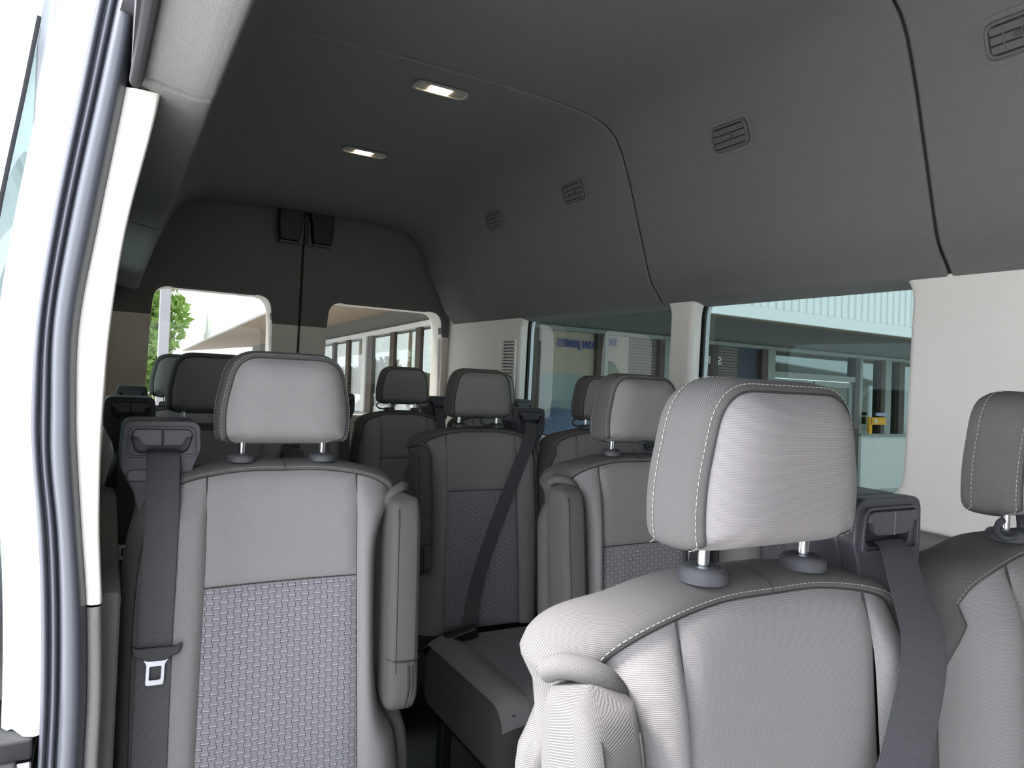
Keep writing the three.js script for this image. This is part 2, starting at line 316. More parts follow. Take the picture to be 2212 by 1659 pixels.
function ventProto(t) { // face lies in local xy, x along the van, y up the slope, z into the room
  const W = 0.15, H = 0.082, st = (w, h, r) => rect(-w / 2, -h / 2, w / 2, h / 2, r, 8);
  obj('flange', extrude(st(W + 0.026, H + 0.026, 0.036), 0.005, 0.002, [st(W, H, 0.026).reverse()]), M.liner, t);
  obj('rim', extrude(st(W - 0.004, H - 0.004, 0.024), 0.012, 0.003, [st(W - 0.02, H - 0.02, 0.018).reverse()]), M.grille, t);
  obj('cavity', extrude(st(W - 0.006, H - 0.006, 0.02), 0.002, 0.0005).translate(0, 0, 0.0005), M.black, t);
  for (let k = -1; k <= 1; k++) obj('louvre', rbox(W - 0.022, 0.0165, 0.004, 0, k * 0.0195, 0.0045, 0.0015).rotateX(0), M.grille, t);
  for (let k = -1; k <= 1; k++) obj('cross_bar', rbox(0.003, H - 0.024, 0.004, k * 0.036, 0, 0.006, 0.001), M.grille, t);
  obj('thumb_tab', rbox(0.026, 0.009, 0.014, 0, 0, 0.012, 0.003), M.trimDark, t);
}
const ventLabels = ['slatted air vent in the roof cove, cut off by the right edge of the photo', 'slatted air vent in the roof cove above the near side window', 'slatted air vent in the roof cove just behind the headliner joint', 'small looking slatted air vent in the roof cove farthest back by the rear doors'];
[-0.79, -1.6, -2.45, -3.15].forEach((z, i) => {
  const t = thing('air_vent', ventLabels[i], 'vent', 'air vents along the roof cove', [CX + 0.7105, 2.032, z]);
  ventProto(t);
  const up = V(0.704 - 0.73, 2.05 - 1.985, 0).normalize(), nrm = V(-up.y, up.x, 0).normalize(); if (nrm.x > 0) nrm.negate();
  const ax = new THREE.Vector3().crossVectors(up, nrm); t.setRotationFromMatrix(new THREE.Matrix4().makeBasis(ax, up, nrm)); t.translateZ(-0.001);
});
{ // louvred outlet in the rear pillar
  const t = thing('pillar_grille', 'tall louvred air outlet in the rear corner pillar beside the side window', 'vent', null, [WR - 0.002, 1.06, -3.29]);
  obj('grille_frame', extrude(rect(-0.075, 0, 0.075, 0.40, 0.02), 0.012, 0.003, [rect(-0.06, 0.015, 0.06, 0.385, 0.012).reverse()]).rotateY(-Math.PI / 2), M.trim, t);
  obj('grille_cavity', box(0.002, 0.38, 0.13, -0.001, 0.2, 0), M.black, t);
  for (let k = 0; k < 22; k++) obj('slat', rbox(0.01, 0.0095, 0.122, -0.006, 0.025 + k * 0.0166, 0, 0.002), M.trim, t);
}

// ---------------------------------------------------------------- passenger seats (local frame: x across, y up from the floor, z forward, posts at z = 0)
const RECL = 0.11;
const z0 = (y) => 0.022 + RECL * Math.max(-0.02, 1.06 - y);          // face of the leaning backrest
const armEdge = curve1([[0.5, 0.232], [0.56, 0.222], [0.6, 0.2], [0.66, 0.184], [0.76, 0.179], [0.9, 0.18], [0.95, 0.184], [0.985, 0.195], [1.01, 0.207]]);
const plainEdge = curve1([[0.5, 0.226], [0.6, 0.23], [0.75, 0.232], [0.88, 0.228], [0.95, 0.22], [0.985, 0.212], [1.01, 0.203]]);
const topSeam = curve1([[0, 1.063], [0.06, 1.063], [0.117, 1.057], [0.15, 1.05], [0.176, 1.04], [0.195, 1.027], [0.207, 1.01]]);
const XS = 0.13, YW = 0.872, YB = 0.43;
const edgeDrop = (y) => lerp(0.02, 0.05, sstep(1.0, 0.9, y));
function seamX(y) { return XS + 0.008 * clamp((0.9 - y) / 0.4); }
function dashes(line, len, gap, th, out) { // stitches: short rounded bars along a 3D polyline
  const g = []; let acc = 0; const q = new THREE.Quaternion(), m = new THREE.Matrix4();
  const c = new THREE.CatmullRomCurve3(line), L = c.getLength(), n = Math.floor(L / (len + gap));
  for (let k = 0; k < n; k++) { const a = c.getPointAt((k * (len + gap)) / L), b = c.getPointAt(Math.min(1, (k * (len + gap) + len) / L)); const d = b.clone().sub(a), l = d.length(); if (l < 1e-5) continue; q.setFromUnitVectors(V(0, 1, 0), d.normalize()); m.compose(a.add(b).multiplyScalar(0.5), q, V(1, 1, 1)); g.push(new THREE.CylinderGeometry(th, th, l, 5, 1).applyMatrix4(m)); }
  return g;
}
function backFace(side, arm) { // bolster: side -1 or 1
  const edge = arm ? armEdge : plainEdge;
  return gridGeo(16, 44, (s, t) => { // s 0 outer .. 1 inner seam
    const xTop = lerp(0.207, XS, s), y = lerp(topSeam(xTop), YB, t), yo = Math.min(y, 1.01);
    const xe = t < 1e-6 ? 0.207 : lerp(0.207, edge(yo), sstep(0, 0.04, t)), x = lerp(xe, seamX(y), s);
    const puff = 0.009 * (1 - Math.pow(Math.abs(2 * s - 1), 7)) * (1 - Math.pow(1 - Math.min(1, t * 6), 3)) + 0.010 * Math.sin(Math.PI * clamp(s * 0.9)) * sstep(0, 0.15, t);
    const z = z0(y) + puff - edgeDrop(y) * Math.pow(1 - s, 3) - 0.012 * Math.pow(1 - Math.min(1, t * 9), 2);
    return [side * x, y, z, side * x, y];
  });
}
function centreFace(y0f, y1, n, tuckTop) {
  return gridGeo(22, n, (s, t) => {
    const sx = 2 * s - 1; const yt = y0f(Math.abs(sx) * XS), y = lerp(yt, y1, t), x = sx * seamX(y);
    const ht = Math.abs(yt - y), hb = Math.abs(y - y1);
    const tk = tuckTop ? -0.012 * Math.pow(1 - Math.min(1, ht / 0.055), 2) : 0;
    const puff = 0.007 * (1 - Math.pow(Math.abs(sx), 14)) * (1 - Math.pow(1 - Math.min(1, ht / 0.012), 2)) * (1 - Math.pow(1 - Math.min(1, hb / 0.012), 2));
    return [x, y, z0(y) + puff - 0.006 * (1 - sx * sx) + 0.006 * 0 + tk * 1, x, y];
  });
}
function edgeLine(armL, armR) { // outline of the front face, bottom left, over the top, bottom right: [x, y, z, sideFlag]
  const out = [], push = (x, y, sd) => { const s = 0; out.push([x, y, z0(y) - edgeDrop(y) - (y > 1.0 ? 0.006 : 0), sd]); };
  const L = armL ? armEdge : plainEdge, R = armR ? armEdge : plainEdge;
  for (let y = YB; y < 0.999; y += 0.02) push(-L(y), y, -1);
  for (const x of [0.207, 0.2055, 0.203, 0.1995, 0.195, 0.19, 0.184, 0.177, 0.169, 0.16, 0.15, 0.14]) { const w = sstep(0.14, 0.207, x); out.push([-x, topSeam(x), z0(topSeam(x)) - 0.012 - 0.02 * Math.pow((x - XS) / (0.207 - XS), 3), -w]); }
  for (let x = -0.13; x <= 0.1301; x += 0.02) out.push([x, topSeam(Math.abs(x)), z0(topSeam(Math.abs(x))) - 0.012 - 0.006 * (1 - (x / XS) ** 2), 0]);
  for (const x of [0.14, 0.15, 0.16, 0.169, 0.177, 0.184, 0.19, 0.195, 0.1995, 0.203, 0.2055, 0.207]) { const w = sstep(0.14, 0.207, x); out.push([x, topSeam(x), z0(topSeam(x)) - 0.012 - 0.02 * Math.pow((x - XS) / (0.207 - XS), 3), w]); }
  for (let y = 0.98; y > YB - 0.001; y -= 0.02) push(R(y), y, 1);
  return out;
}
// rounded border sections: [outwards, back] pairs
const SEC_TOP = [[0, 0], [0.002, 0.003], [0.0065, 0.003], [0.0115, -0.004], [0.0145, -0.016], [0.016, -0.032], [0.016, -0.05], [0.0135, -0.066], [0.008, -0.082], [-0.004, -0.09]];
const SEC_SIDE = [[0, 0], [0.003, 0.005], [0.010, 0.005], [0.018, -0.001], [0.0235, -0.012], [0.025, -0.028], [0.024, -0.044], [0.02, -0.058], [0.012, -0.07], [0, -0.076]];
const SEC_ARMTOP = [[0, 0], [0.003, 0.004], [0.009, 0.004], [0.016, -0.001], [0.021, -0.011], [0.0235, -0.026], [0.024, -0.044], [0.02, -0.06], [0.012, -0.072], [-0.004, -0.078]];
const SEC_ARM = [[0, 0], [0.001, -0.004], [0.002, -0.01], [0.008, -0.016], [0.03, -0.02], [0.05, -0.02], [0.06, -0.026], [0.064, -0.046], [0.052, -0.066], [0, -0.076]];
function capGeo(armL, armR) {
  const E0 = edgeLine(armL, armR), n = E0.length, m = SEC_TOP.length - 1, len = [0];
  for (let i = 1; i < n; i++) len.push(len[i - 1] + Math.hypot(E0[i][0] - E0[i - 1][0], E0[i][1] - E0[i - 1][1]));
  const rows = E0.map((e, i) => {
    const a = E0[Math.max(0, i - 2)], b = E0[Math.min(n - 1, i + 2)]; let nx = -(b[1] - a[1]), ny = b[0] - a[0]; const l = Math.hypot(nx, ny); nx /= l; ny /= l;
    { const w = sstep(0.99, 0.92, e[1]); nx = lerp(nx, Math.sign(e[0]), w); ny = lerp(ny, 0, w); const q = Math.hypot(nx, ny); nx /= q; ny /= q; }
    const arm = e[0] < 0 ? armL : armR, w = Math.abs(e[3]), k = arm ? sstep(1.012, 0.93, e[1]) : 0;
    return SEC_TOP.map((p, j) => { const q = arm ? SEC_ARMTOP[j] : SEC_SIDE[j]; let o = lerp(p[0], q[0], w), d = lerp(p[1], q[1], w); d *= lerp(1, 1.36, w * sstep(0.92, 1.0, e[1])); if (arm && k > 0) { o = lerp(o, SEC_ARM[j][0], k); d = lerp(d, SEC_ARM[j][1], k); if (o > 0.02) o += (0.18 - Math.min(armEdge(Math.min(e[1], 1.01)), 0.21)) * 0.9 * k; } return [e[0] + nx * o, e[1] + ny * o, e[2] + d]; });
  });
  return { geo: gridGeo(n - 1, m, (u, v) => { const i = Math.round(u * (n - 1)), j = Math.round(v * m); const p = rows[i][j]; const pv = SEC_SIDE.slice(0, j + 1).reduce((s, q, k) => k ? s + Math.hypot(q[0] - SEC_SIDE[k - 1][0], q[1] - SEC_SIDE[k - 1][1]) : 0, 0); return [...p, len[i], pv]; }), rows };
}
function loopHead() { return resample(roundedPoly([[-0.102, 1.109, 0.03], [0.102, 1.109, 0.03], [0.106, 1.17, 0.2], [0.087, 1.263, 0.046], [-0.087, 1.263, 0.046], [-0.106, 1.17, 0.2]], 10), 96); }
function headrest(parent, lift = 0) {
  const L = loopHead(), n = L.length, cx = 0, cy = 1.188, ZF = 0.016;
  const nrm = L.map((p, i) => { const a = L[(i + n - 1) % n], b = L[(i + 1) % n]; const nx = b[1] - a[1], ny = -(b[0] - a[0]), l = Math.hypot(nx, ny); return [nx / l, ny / l]; });
  const under = nrm.map(q => sstep(0.35, 0.95, -q[1])), EZ = under.map(w => ZF - 0.036 * w);   // the lower edge lies farther back
  const t = obj('headrest', gridGeo(n, 18, (u, v) => {
    const i = Math.round(u * n) % n, p = L[i], r = Math.pow(1 - v, 0.7); const x = cx + (p[0] - cx) * r, y = cy + (p[1] - cy) * r;
    const z = EZ[i] + (ZF + 0.024 - EZ[i]) * (1 - Math.pow(r, lerp(5, 7, under[i]))); return [x, y, z, x, y];
  }, true), M.rib, parent);
  const sec = [[0, 0], [0.0028, -0.0004], [0.007, -0.0035], [0.0105, -0.011], [0.0125, -0.024], [0.0125, -0.05], [0.0105, -0.064], [0.006, -0.072]];
  const bo = (i, k) => sec[k][0] * (1 - 0.8 * under[i]), bz = (i, k) => Math.min(EZ[i] + sec[k][1] * (1 - 0.5 * under[i]), ZF + sec[k][1] * 0 + 1);
  obj('side_band', gridGeo(n, sec.length - 1, (u, v) => { const i = Math.round(u * n) % n, k = Math.round(v * (sec.length - 1)); return [L[i][0] + nrm[i][0] * bo(i, k), L[i][1] + nrm[i][1] * bo(i, k), bz(i, k), u * 0.7, k * 0.011]; }, true), M.twill, t);
  const K = sec.length - 1;
  obj('rear_cushion', gridGeo(n, 8, (u, v) => { const i = Math.round(u * n) % n, r = 1 - v; const x = (L[i][0] + nrm[i][0] * bo(i, K)) * r, y = cy + (L[i][1] + nrm[i][1] * bo(i, K) - cy) * r; return [x, y, bz(i, K) - 0.012 * (1 - Math.pow(r, 4)), x, y]; }, true), M.rib, t);
  obj('seam_piping', tube(L.map((p, i) => V(p[0] + nrm[i][0] * 0.0006, p[1] + nrm[i][1] * 0.0006, EZ[i] + 0.0002)), 0.0011, 140, 5, true), M.seam, t);
  const keep = L.map((p, i) => i).filter(i => under[i] < 0.6), k0 = keep.findIndex((i, k) => k && i - keep[k - 1] > 1), ord = k0 > 0 ? [...keep.slice(k0), ...keep.slice(0, k0)] : keep;
  const at = (i, o, z) => V(L[i][0] + nrm[i][0] * o, L[i][1] + nrm[i][1] * o, z + EZ[i] - ZF);
  const st = dashes(ord.map(i => at(i, 0.0075, ZF - 0.0036)), 0.0038, 0.0022, 0.00042);
  st.push(...dashes(ord.map(i => at(i, 0.0128, ZF - 0.055)), 0.0038, 0.0022, 0.00042));
  obj('stitching', st, M.thread, t).userData.label = 'pale thread stitching';
  t.position.y = lift; return t;
}
function bodyTower(parent) { // belt outlet on the shoulder, centred on x = 0, local front at z = 0
  const t = new THREE.Group(); t.name = 'belt_tower'; parent.add(t);
  const out = roundedPoly([[-0.058, 1.148, 0.018], [-0.061, 1.1, 0.02], [-0.05, 1.07, 0.03], [-0.044, 1.03, 0.02], [-0.04, 0.985, 0], [0.03, 0.985, 0], [0.04, 1.03, 0.02], [0.061, 1.07, 0.016], [0.062, 1.1, 0.03], [0.059, 1.148, 0.018]], 6);
  const slot = roundedPoly([[-0.0465, 1.1225, 0.002], [-0.035, 1.1225, 0.003], [-0.029, 1.109, 0.006], [0.029, 1.109, 0.006], [0.035, 1.1225, 0.003], [0.0465, 1.1225, 0.002], [0.039, 1.0945, 0.014], [-0.039, 1.0945, 0.014]], 5);
  obj('housing', extrude(out, 0.085, 0.009, [], 4).translate(0, 0, -0.105), M.plastic, t);
  obj('front_cover', extrude(out, 0.0215, 0.002, [slot.slice().reverse()]).translate(0, 0, -0.0215), M.plastic, t);   // the belt slot is an opening in this cover
  const fr = (d) => roundedPoly([[-0.05 + d, 1.139 - d, 0.014], [-0.053 + d, 1.088 + d, 0.008], [0.053 - d, 1.087 + d, 0.008], [0.05 - d, 1.139 - d, 0.014]], 6);
  obj('bezel', extrude(fr(0), 0.005, 0.0008, [fr(0.0035).reverse()]).translate(0, 0, -0.001), M.plastic, t);
  // cover flap with a split line, above the curved slot
  const flap = (s) => roundedPoly([[0.0008 * s, 1.134, 0], [0.043 * s, 1.134, 0.01], [0.0455 * s, 1.122, 0.003], [0.037 * s, 1.121, 0.003], [0.031 * s, 1.108, 0.006], [0.0008 * s, 1.107, 0]], 5);
  obj('flap', extrude(flap(1), 0.006, 0.0015).translate(0, 0, 0.0005), M.flap, t);
  obj('flap', extrude(flap(-1).reverse(), 0.006, 0.0015).translate(0, 0, 0.0005), M.flap, t);
  obj('release_button', [extrude(rect(0.012, 1.048, 0.05, 1.066, 0.009, 6), 0.003, 0.001).translate(0, 0, -0.0012)], M.flap, t);
  obj('panel_gap', extrude(rect(0.01, 1.046, 0.052, 1.068, 0.011, 6), 0.001, 0.0003, [rect(0.0113, 1.0473, 0.0507, 1.0667, 0.01, 6).reverse()]).translate(0, 0, -0.0002), M.black, t);
  return t;
}
function ribbon(path, w, th = 0.0014) { // webbing: path of [x, y, z, twist], width axis mostly x
  const n = 60, c = new THREE.CatmullRomCurve3(path.map(p => V(p[0], p[1], p[2]))), L = c.getLength();
  const tw = curve1(path.map((p, i) => [i / (path.length - 1), p[3] || 0]));
  const sec = [[-0.5, 0], [-0.49, 0.5], [0.49, 0.5], [0.5, 0], [0.49, -0.5], [-0.49, -0.5], [-0.5, 0]];
  return gridGeo(6, n, (u, v) => {
    const p = c.getPoint(v), tn = c.getTangent(v), k = Math.round(u * 6); let ax = V(1, 0, 0).addScaledVector(tn, -tn.x).normalize(); ax.applyAxisAngle(tn, tw(v)); const nn = new THREE.Vector3().crossVectors(tn, ax).normalize();
    const q = sec[k]; p.addScaledVector(ax, q[0] * w).addScaledVector(nn, q[1] * th); return [p.x, p.y, p.z, k <= 3 ? q[0] + 0.5 : 0.5 - q[0] + 0, v * L];
  });
}
function tongue(parent, x, y, zz, tilt) { // latch tongue: plastic wing and steel plate with a window
  const g = new THREE.Group(); g.name = 'latch_tongue'; parent.add(g); g.position.set(x, y, zz); g.rotation.set(-0.23, 0, tilt);
  obj('wing', extrude(roundedPoly([[-0.037, 0.012, 0.008], [-0.034, -0.004, 0.008], [-0.012, -0.014, 0.006], [0.012, -0.014, 0.006], [0.034, -0.004, 0.008], [0.037, 0.012, 0.008], [0.028, 0.007, 0.01], [-0.028, 0.007, 0.01]].reverse(), 5).reverse(), 0.008, 0.002), M.black, g);
  obj('steel_plate', extrude(roundedPoly([[-0.02, -0.008, 0.002], [-0.0135, -0.02, 0.004], [-0.0135, -0.05, 0.005], [0.0135, -0.05, 0.005], [0.0135, -0.02, 0.004], [0.02, -0.008, 0.002]]), 0.0026, 0.0006, [rect(-0.008, -0.042, 0.008, -0.022, 0.002, 3).reverse()]).translate(0, 0, 0.002), M.steel, g);
  return g;
}
const cushRoll = (t) => { if (t < 0.8) return [lerp(0.16, 0.585, t / 0.8), 0]; const a = (t - 0.8) / 0.2 * 1.45; return [0.585 + 0.053 * Math.sin(a), -0.053 * (1 - Math.cos(a))]; };
function cushion(parent) {
  const c = obj('cushion', rbox(0.46, 0.2, 0.5, 0, 0.335, 0.385, 0.05, 5), M.twill, parent);
  obj('seat_panel', gridGeo(16, 20, (s, t) => { const sx = 2 * s - 1, x = sx * 0.135, q = cushRoll(t), e = 1 - Math.pow(Math.abs(sx), 10); return [x, 0.436 + 0.006 * e + q[1], q[0], x, t * 0.5]; }), M.basket, c);
  for (const sd of [-1, 1]) obj('side_bolster', gridGeo(10, 20, (s, t) => { const x = sd * lerp(0.135, 0.222, s), q = cushRoll(t); return [x, 0.437 + 0.02 * Math.sin(Math.PI * (0.12 + 0.76 * s)) * (1 - sstep(0.75, 1, t)) - 0.014 * s + q[1], q[0], x, t * 0.5]; }), M.rib, c);
  return c;
}
function frameLegs(parent) {
  const f = obj('base_frame', [box(0.38, 0.04, 0.04, 0, 0.225, 0.2), box(0.38, 0.04, 0.04, 0, 0.225, 0.52), box(0.04, 0.03, 0.36, -0.17, 0.225, 0.36), box(0.04, 0.03, 0.36, 0.17, 0.225, 0.36)], M.black, parent);
  for (const x of [-0.17, 0.17]) for (const z of [0.2, 0.5]) { const l = obj('leg', [rbox(0.035, 0.22, 0.04, x, 0.11, z, 0.006), rbox(0.06, 0.012, 0.09, x, 0.006, z, 0.003)], M.black, parent); }
}
const DOWN = [[0.0, 1.103, -0.004], [0.0, 1.096, 0.006], [0.0, 1.07, 0.016], [-0.003, 1.03, 0.04]];
function makeSeat(o) { // o: arm (left side), tower (right side), belt 'down' | 'across' | null, hook x, inward drift of belt
  const t = new THREE.Group();
  // backrest: front panels, woven insert, bolsters and the twill border
  const back = obj('backrest', [centreFace((x) => topSeam(x), YW, 26, true)], M.rib, t);
  obj('woven_panel', centreFace(() => YW, YB, 40, false), M.basket, back);
  obj('bolster', backFace(-1, o.arm), M.rib, back); obj('bolster', backFace(1, false), M.rib, back);
  const cap = capGeo(o.arm, false); obj('border_cover', cap.geo, M.twill, back);
  const ol = cap.rows.map(r => r[r.length - 1]);
  { // rear cover closing the backrest
    const pts = []; const n = ol.length; const half = Math.floor(n / 2);
    obj('rear_cover', gridGeo(12, half, (u, v) => { const k = Math.round(v * half), a = ol[k], b = ol[n - 1 - k]; return [lerp(a[0], b[0], u), lerp(a[1], b[1], u), lerp(a[2], b[2], u) - 0.006 * Math.sin(Math.PI * u), lerp(a[0], b[0], u), a[1]]; }), M.twill, back);
  }
  // seams
  const E0 = edgeLine(o.arm, false), topE = E0.filter(e => e[1] > 0.99);
  const seams = [tube(E0.map(e => V(e[0], e[1], e[2] + 0.0008)), 0.0014, 200, 5)];
  for (const sd of [-1, 1]) seams.push(tube(Array.from({ length: 14 }, (_, k) => { const y = lerp(1.055, YB, k / 13); return V(sd * seamX(y), y, z0(y) - 0.001 - (y > 1.04 ? 0.008 : 0)); }), 0.0012, 60, 5));
  seams.push(tube(Array.from({ length: 9 }, (_, k) => { const x = lerp(-XS, XS, k / 8); return V(x, YW, z0(YW) - 0.0045 + 0.006 * (x / XS) ** 2); }), 0.001, 30, 5));
  seams.push(tube([V(0.0, 1.063, 0.007), V(0, 1.0705, 0.006), V(0.0, 1.078, -0.012), V(0, 1.0795, -0.03), V(0, 1.079, -0.05)], 0.0009, 20, 5));
  obj('seam_line', seams, M.seam, back);
  const rowsT = cap.rows.filter((r, i) => E0[i][1] > 1.005);
  const stl = rowsT.map(r => V(r[2][0], r[2][1], r[2][2]).lerp(V(r[1][0], r[1][1], r[1][2]), 0.15).add(V(0, 0.0003, 0.0006)));
  const st = obj('stitching', dashes(stl, 0.0038, 0.0022, 0.00042), M.thread, back); st.userData.label = 'pale thread stitching';
  // plain side: stitch line down the outer edge as well
  headrest(t, o.lift ?? 0);
  for (const x of [-0.0713, 0.0713]) {
    obj('headrest_post', new THREE.CylinderGeometry(0.006, 0.006, 0.07, 20).translate(x, 1.106, -0.016), M.chrome, t);
    const lg = new THREE.LatheGeometry([[0.0064, 0.0075], [0.0085, 0.0085], [0.016, 0.0085], [0.0205, 0.0068], [0.0232, 0.003], [0.0238, -0.001], [0.0236, -0.006]].map(p => new THREE.Vector2(...p)), 32).translate(x, 1.0835, -0.016);
    const gd = obj('post_guide', lg, M.guide, t); obj('notch', [box(0.0014, 0.006, 0.012, x + 0.005, 1.0895, 0.0), box(0.0014, 0.003, 0.016, x + 0.005, 1.0917, -0.008)], M.black, gd);
  }
  if (o.hook !== undefined) { const hx = o.hook; obj('coat_hook', [tube([V(hx, 1.0875, -0.002), V(hx - 0.03, 1.0865, 0.006), V(hx - 0.056, 1.088, 0.008), V(hx - 0.07, 1.094, 0.009), V(hx - 0.075, 1.102, 0.009), V(hx - 0.071, 1.109, 0.009), V(hx - 0.064, 1.111, 0.009)], 0.0036, 30, 8), new THREE.SphereGeometry(0.0044, 10, 8).translate(hx - 0.0635, 1.111, 0.009), rbox(0.05, 0.005, 0.03, hx, 1.087, -0.012, 0.002)], M.plastic, t); }
  if (o.arm) { // folded up armrest in its recess, with the padded roll above it
    const prof = curve1([[0, 0.1], [0.012, 0.5], [0.03, 0.72], [0.08, 0.92], [0.16, 0.99], [0.3, 1], [1, 1]]);
    const A = obj('armrest', gridGeo(32, 40, (u, v) => {
      const a = -u * Math.PI * 2, y = lerp(1.018, 0.615, v), e = v < 0.16 ? prof(v) : v > 0.88 ? Math.sqrt(clamp(1 - ((v - 0.88) / 0.125) ** 2)) : 1;
      const ca = Math.cos(a), sa = Math.sin(a), sx = Math.sign(ca) * Math.pow(Math.abs(ca), 0.5), sz = Math.sign(sa) * Math.pow(Math.abs(sa), 0.5);
      const w = Math.sqrt(clamp(Math.min(v / 0.014, (1 - v) / 0.02)));
      return [-0.2185 + sx * 0.031 * (0.6 + 0.4 * e) * w + 0.006 * (v - 0.5), y, z0(y) - 0.01 + sz * 0.043 * e * w, a * 0.036, y];
    }, true), M.twill, t);
    const sm = Array.from({ length: 16 }, (_, k) => { const v = lerp(0.05, 0.8, k / 15), y = lerp(1.012, 0.615, v); return V(-0.2 + 0.006 * (v - 0.5), y, z0(y) - 0.004 + 0.0355 * (v < 0.1 ? 0.86 + v : 1)); });
    obj('armrest_seam', [tube(sm, 0.0011, 50, 5), tube(sm.map(p => V(p.x - 0.037, p.y, p.z)), 0.0011, 50, 5), tube([V(-0.249, 0.715, z0(0.715) - 0.004 + 0.022), V(-0.235, 0.715, z0(0.715) - 0.004 + 0.0365), V(-0.2, 0.717, z0(0.715) - 0.004 + 0.037), V(-0.186, 0.718, z0(0.715) - 0.004 + 0.02)], 0.0016, 20, 5)], M.seam, A);
    obj('zipper', [tube([V(-0.222, 0.708, z0(0.708) - 0.004 + 0.0375), V(-0.222, 0.66, z0(0.66) - 0.004 + 0.037), V(-0.218, 0.628, z0(0.628) - 0.004 + 0.026)], 0.0024, 16, 5), tube([V(-0.23, 0.708, z0(0.708) - 0.004 + 0.037), V(-0.23, 0.66, z0(0.66) - 0.004 + 0.0365), V(-0.226, 0.628, z0(0.628) - 0.004 + 0.026)], 0.0014, 16, 5)], M.seam, A);
    obj('armrest_roll', uvScale(tube([V(-0.18, 0.985, z0(0.985) - 0.022), V(-0.19, 0.999, z0(1.0) - 0.014), V(-0.205, 1.016, z0(1.01) - 0.012), V(-0.221, 1.024, z0(1.018) - 0.018), V(-0.234, 1.024, z0(1.01) - 0.034), V(-0.24, 1.016, z0(1) - 0.05)], 0.0105, 30, 12), 0.1, 0.066), M.twill, back);
  }
  if (o.tower) {
    const tw = bodyTower(t); tw.position.set(0.2, 0, o.towerZ ?? -0.004); tw.rotation.y = o.towerTurn ?? 0.0;
    const bx = 0.198, dr = o.drift ?? 0.0;
    if (o.belt === 'down') {
      const pth = [[bx, 1.1, -0.004], [bx, 1.094, 0.005], [bx + dr * 0.08, 1.06, 0.024], [bx + dr * 0.2, 1.01, z0(1.01) + 0.018], [bx + dr * 0.5, 0.93, z0(0.93) + 0.022], [bx + dr, 0.8, z0(0.8) + 0.02], [bx + dr * 1.25, 0.65, z0(0.65) + 0.02], [bx + dr * 1.4, 0.5, z0(0.5) + 0.018], [bx + dr * 1.4 + 0.01, 0.4, z0(0.5) + 0.015]];
      if (o.twist) pth.forEach((p, i) => { p[3] = o.twist * sstep(0.5, 4, i); p[2] += 0.02 * sstep(1, 4, i); });
      const b = obj('belt_webbing', ribbon(pth, 0.05), M.webbing, t);
      if (o.tongue !== false) tongue(t, bx + dr * 1.0 - 0.003, 0.788, z0(0.788) + 0.022, o.tongueTilt ?? 0.04);
    } else if (o.belt === 'across') {
      const pth = [[bx, 1.1, -0.004, 0], [bx - 0.002, 1.094, 0.006, 0], [bx - 0.02, 1.05, 0.036, 0.05], [bx - 0.06, 0.97, z0(0.97) + 0.02, 0.1], [bx - 0.14, 0.8, z0(0.8) + 0.02, 0.1], [bx - 0.21, 0.65, z0(0.65) + 0.03, 0.1], [bx - 0.25, 0.55, z0(0.555) + 0.045, 0.1], [bx - 0.285, 0.47, z0(0.5) + 0.08, 0.1]];
      obj('belt_webbing', ribbon(pth, 0.046), M.webbing, t);
      const g = new THREE.Group(); g.name = 'belt_buckle'; t.add(g); g.position.set(-0.135, 0.447, 0.185); g.rotation.set(0.4, -0.2, 0.5);
      obj('buckle_body', rbox(0.105, 0.04, 0.026, 0.012, 0, 0, 0.007), M.black, g); obj('buckle_strap', rbox(0.085, 0.032, 0.01, -0.07, -0.004, -0.004, 0.004), M.black, g);
    }
  }
  cushion(t); frameLegs(t);
  return t;
}
function mirrorX(root) { root.traverse(c => { if (c.isMesh) { c.geometry = c.geometry.clone().scale(-1, 1, 1); const i = c.geometry.index; if (i) { for (let k = 0; k < i.count; k += 3) { const a = i.getX(k); i.setX(k, i.getX(k + 1)); i.setX(k + 1, a); } } else for (const at of Object.values(c.geometry.attributes)) for (let k = 0; k < at.count; k += 3) for (let q = 0; q < at.itemSize; q++) { const s = at.itemSize, a = at.array[k * s + q]; at.array[k * s + q] = at.array[(k + 1) * s + q]; at.array[(k + 1) * s + q] = a; } } if (c !== root) { c.position.x *= -1; c.rotation.y *= -1; c.rotation.z *= -1; } }); return root; }
function copyOf(p) { const r = p.clone(); r.userData = {}; return r; }
function putSeat(r, x, z, label) { r.name = numbered('passenger_seat'); scene.add(r); r.position.set(x, 0, z); r.userData = { label, category: 'seat', group: 'grey cloth passenger seats of the van' }; return r; }
const seatAisle = makeSeat({ arm: true, tower: true, belt: 'down', drift: -0.06, tongue: false, hook: 0.0713 });
const seatNear = makeSeat({ arm: true, tower: true, belt: 'down', drift: -0.155, tongue: false, lift: -0.004, twist: 0.42 });
const seatAcross = makeSeat({ arm: true, tower: true, belt: 'across', hook: 0.0713 });
const seatWindow = makeSeat({ arm: false, tower: true, belt: 'down', drift: 0, hook: -0.0713 });
const seatSingle = mirrorX(makeSeat({ arm: true, tower: true, belt: 'down', drift: 0.004 }));
const seatCorner = mirrorX(makeSeat({ arm: false, tower: true, belt: 'down', drift: 0 }));
putSeat(seatNear, 0.57, -0.477, 'large foreground grey cloth seat with folded armrest and seat belt down its front').position.y = -0.01;
putSeat(seatWindow, 1.118, -0.477, 'grey seat with coat hook, cut off by the right edge of the photo').position.y = -0.008;
putSeat(seatSingle, 0.282, -1.318, 'single seat beside the door pillar with woven panel and hanging belt tongue');
putSeat(seatAisle, 1.13, -1.35, 'second row seat with folded armrest just behind the large foreground seat');
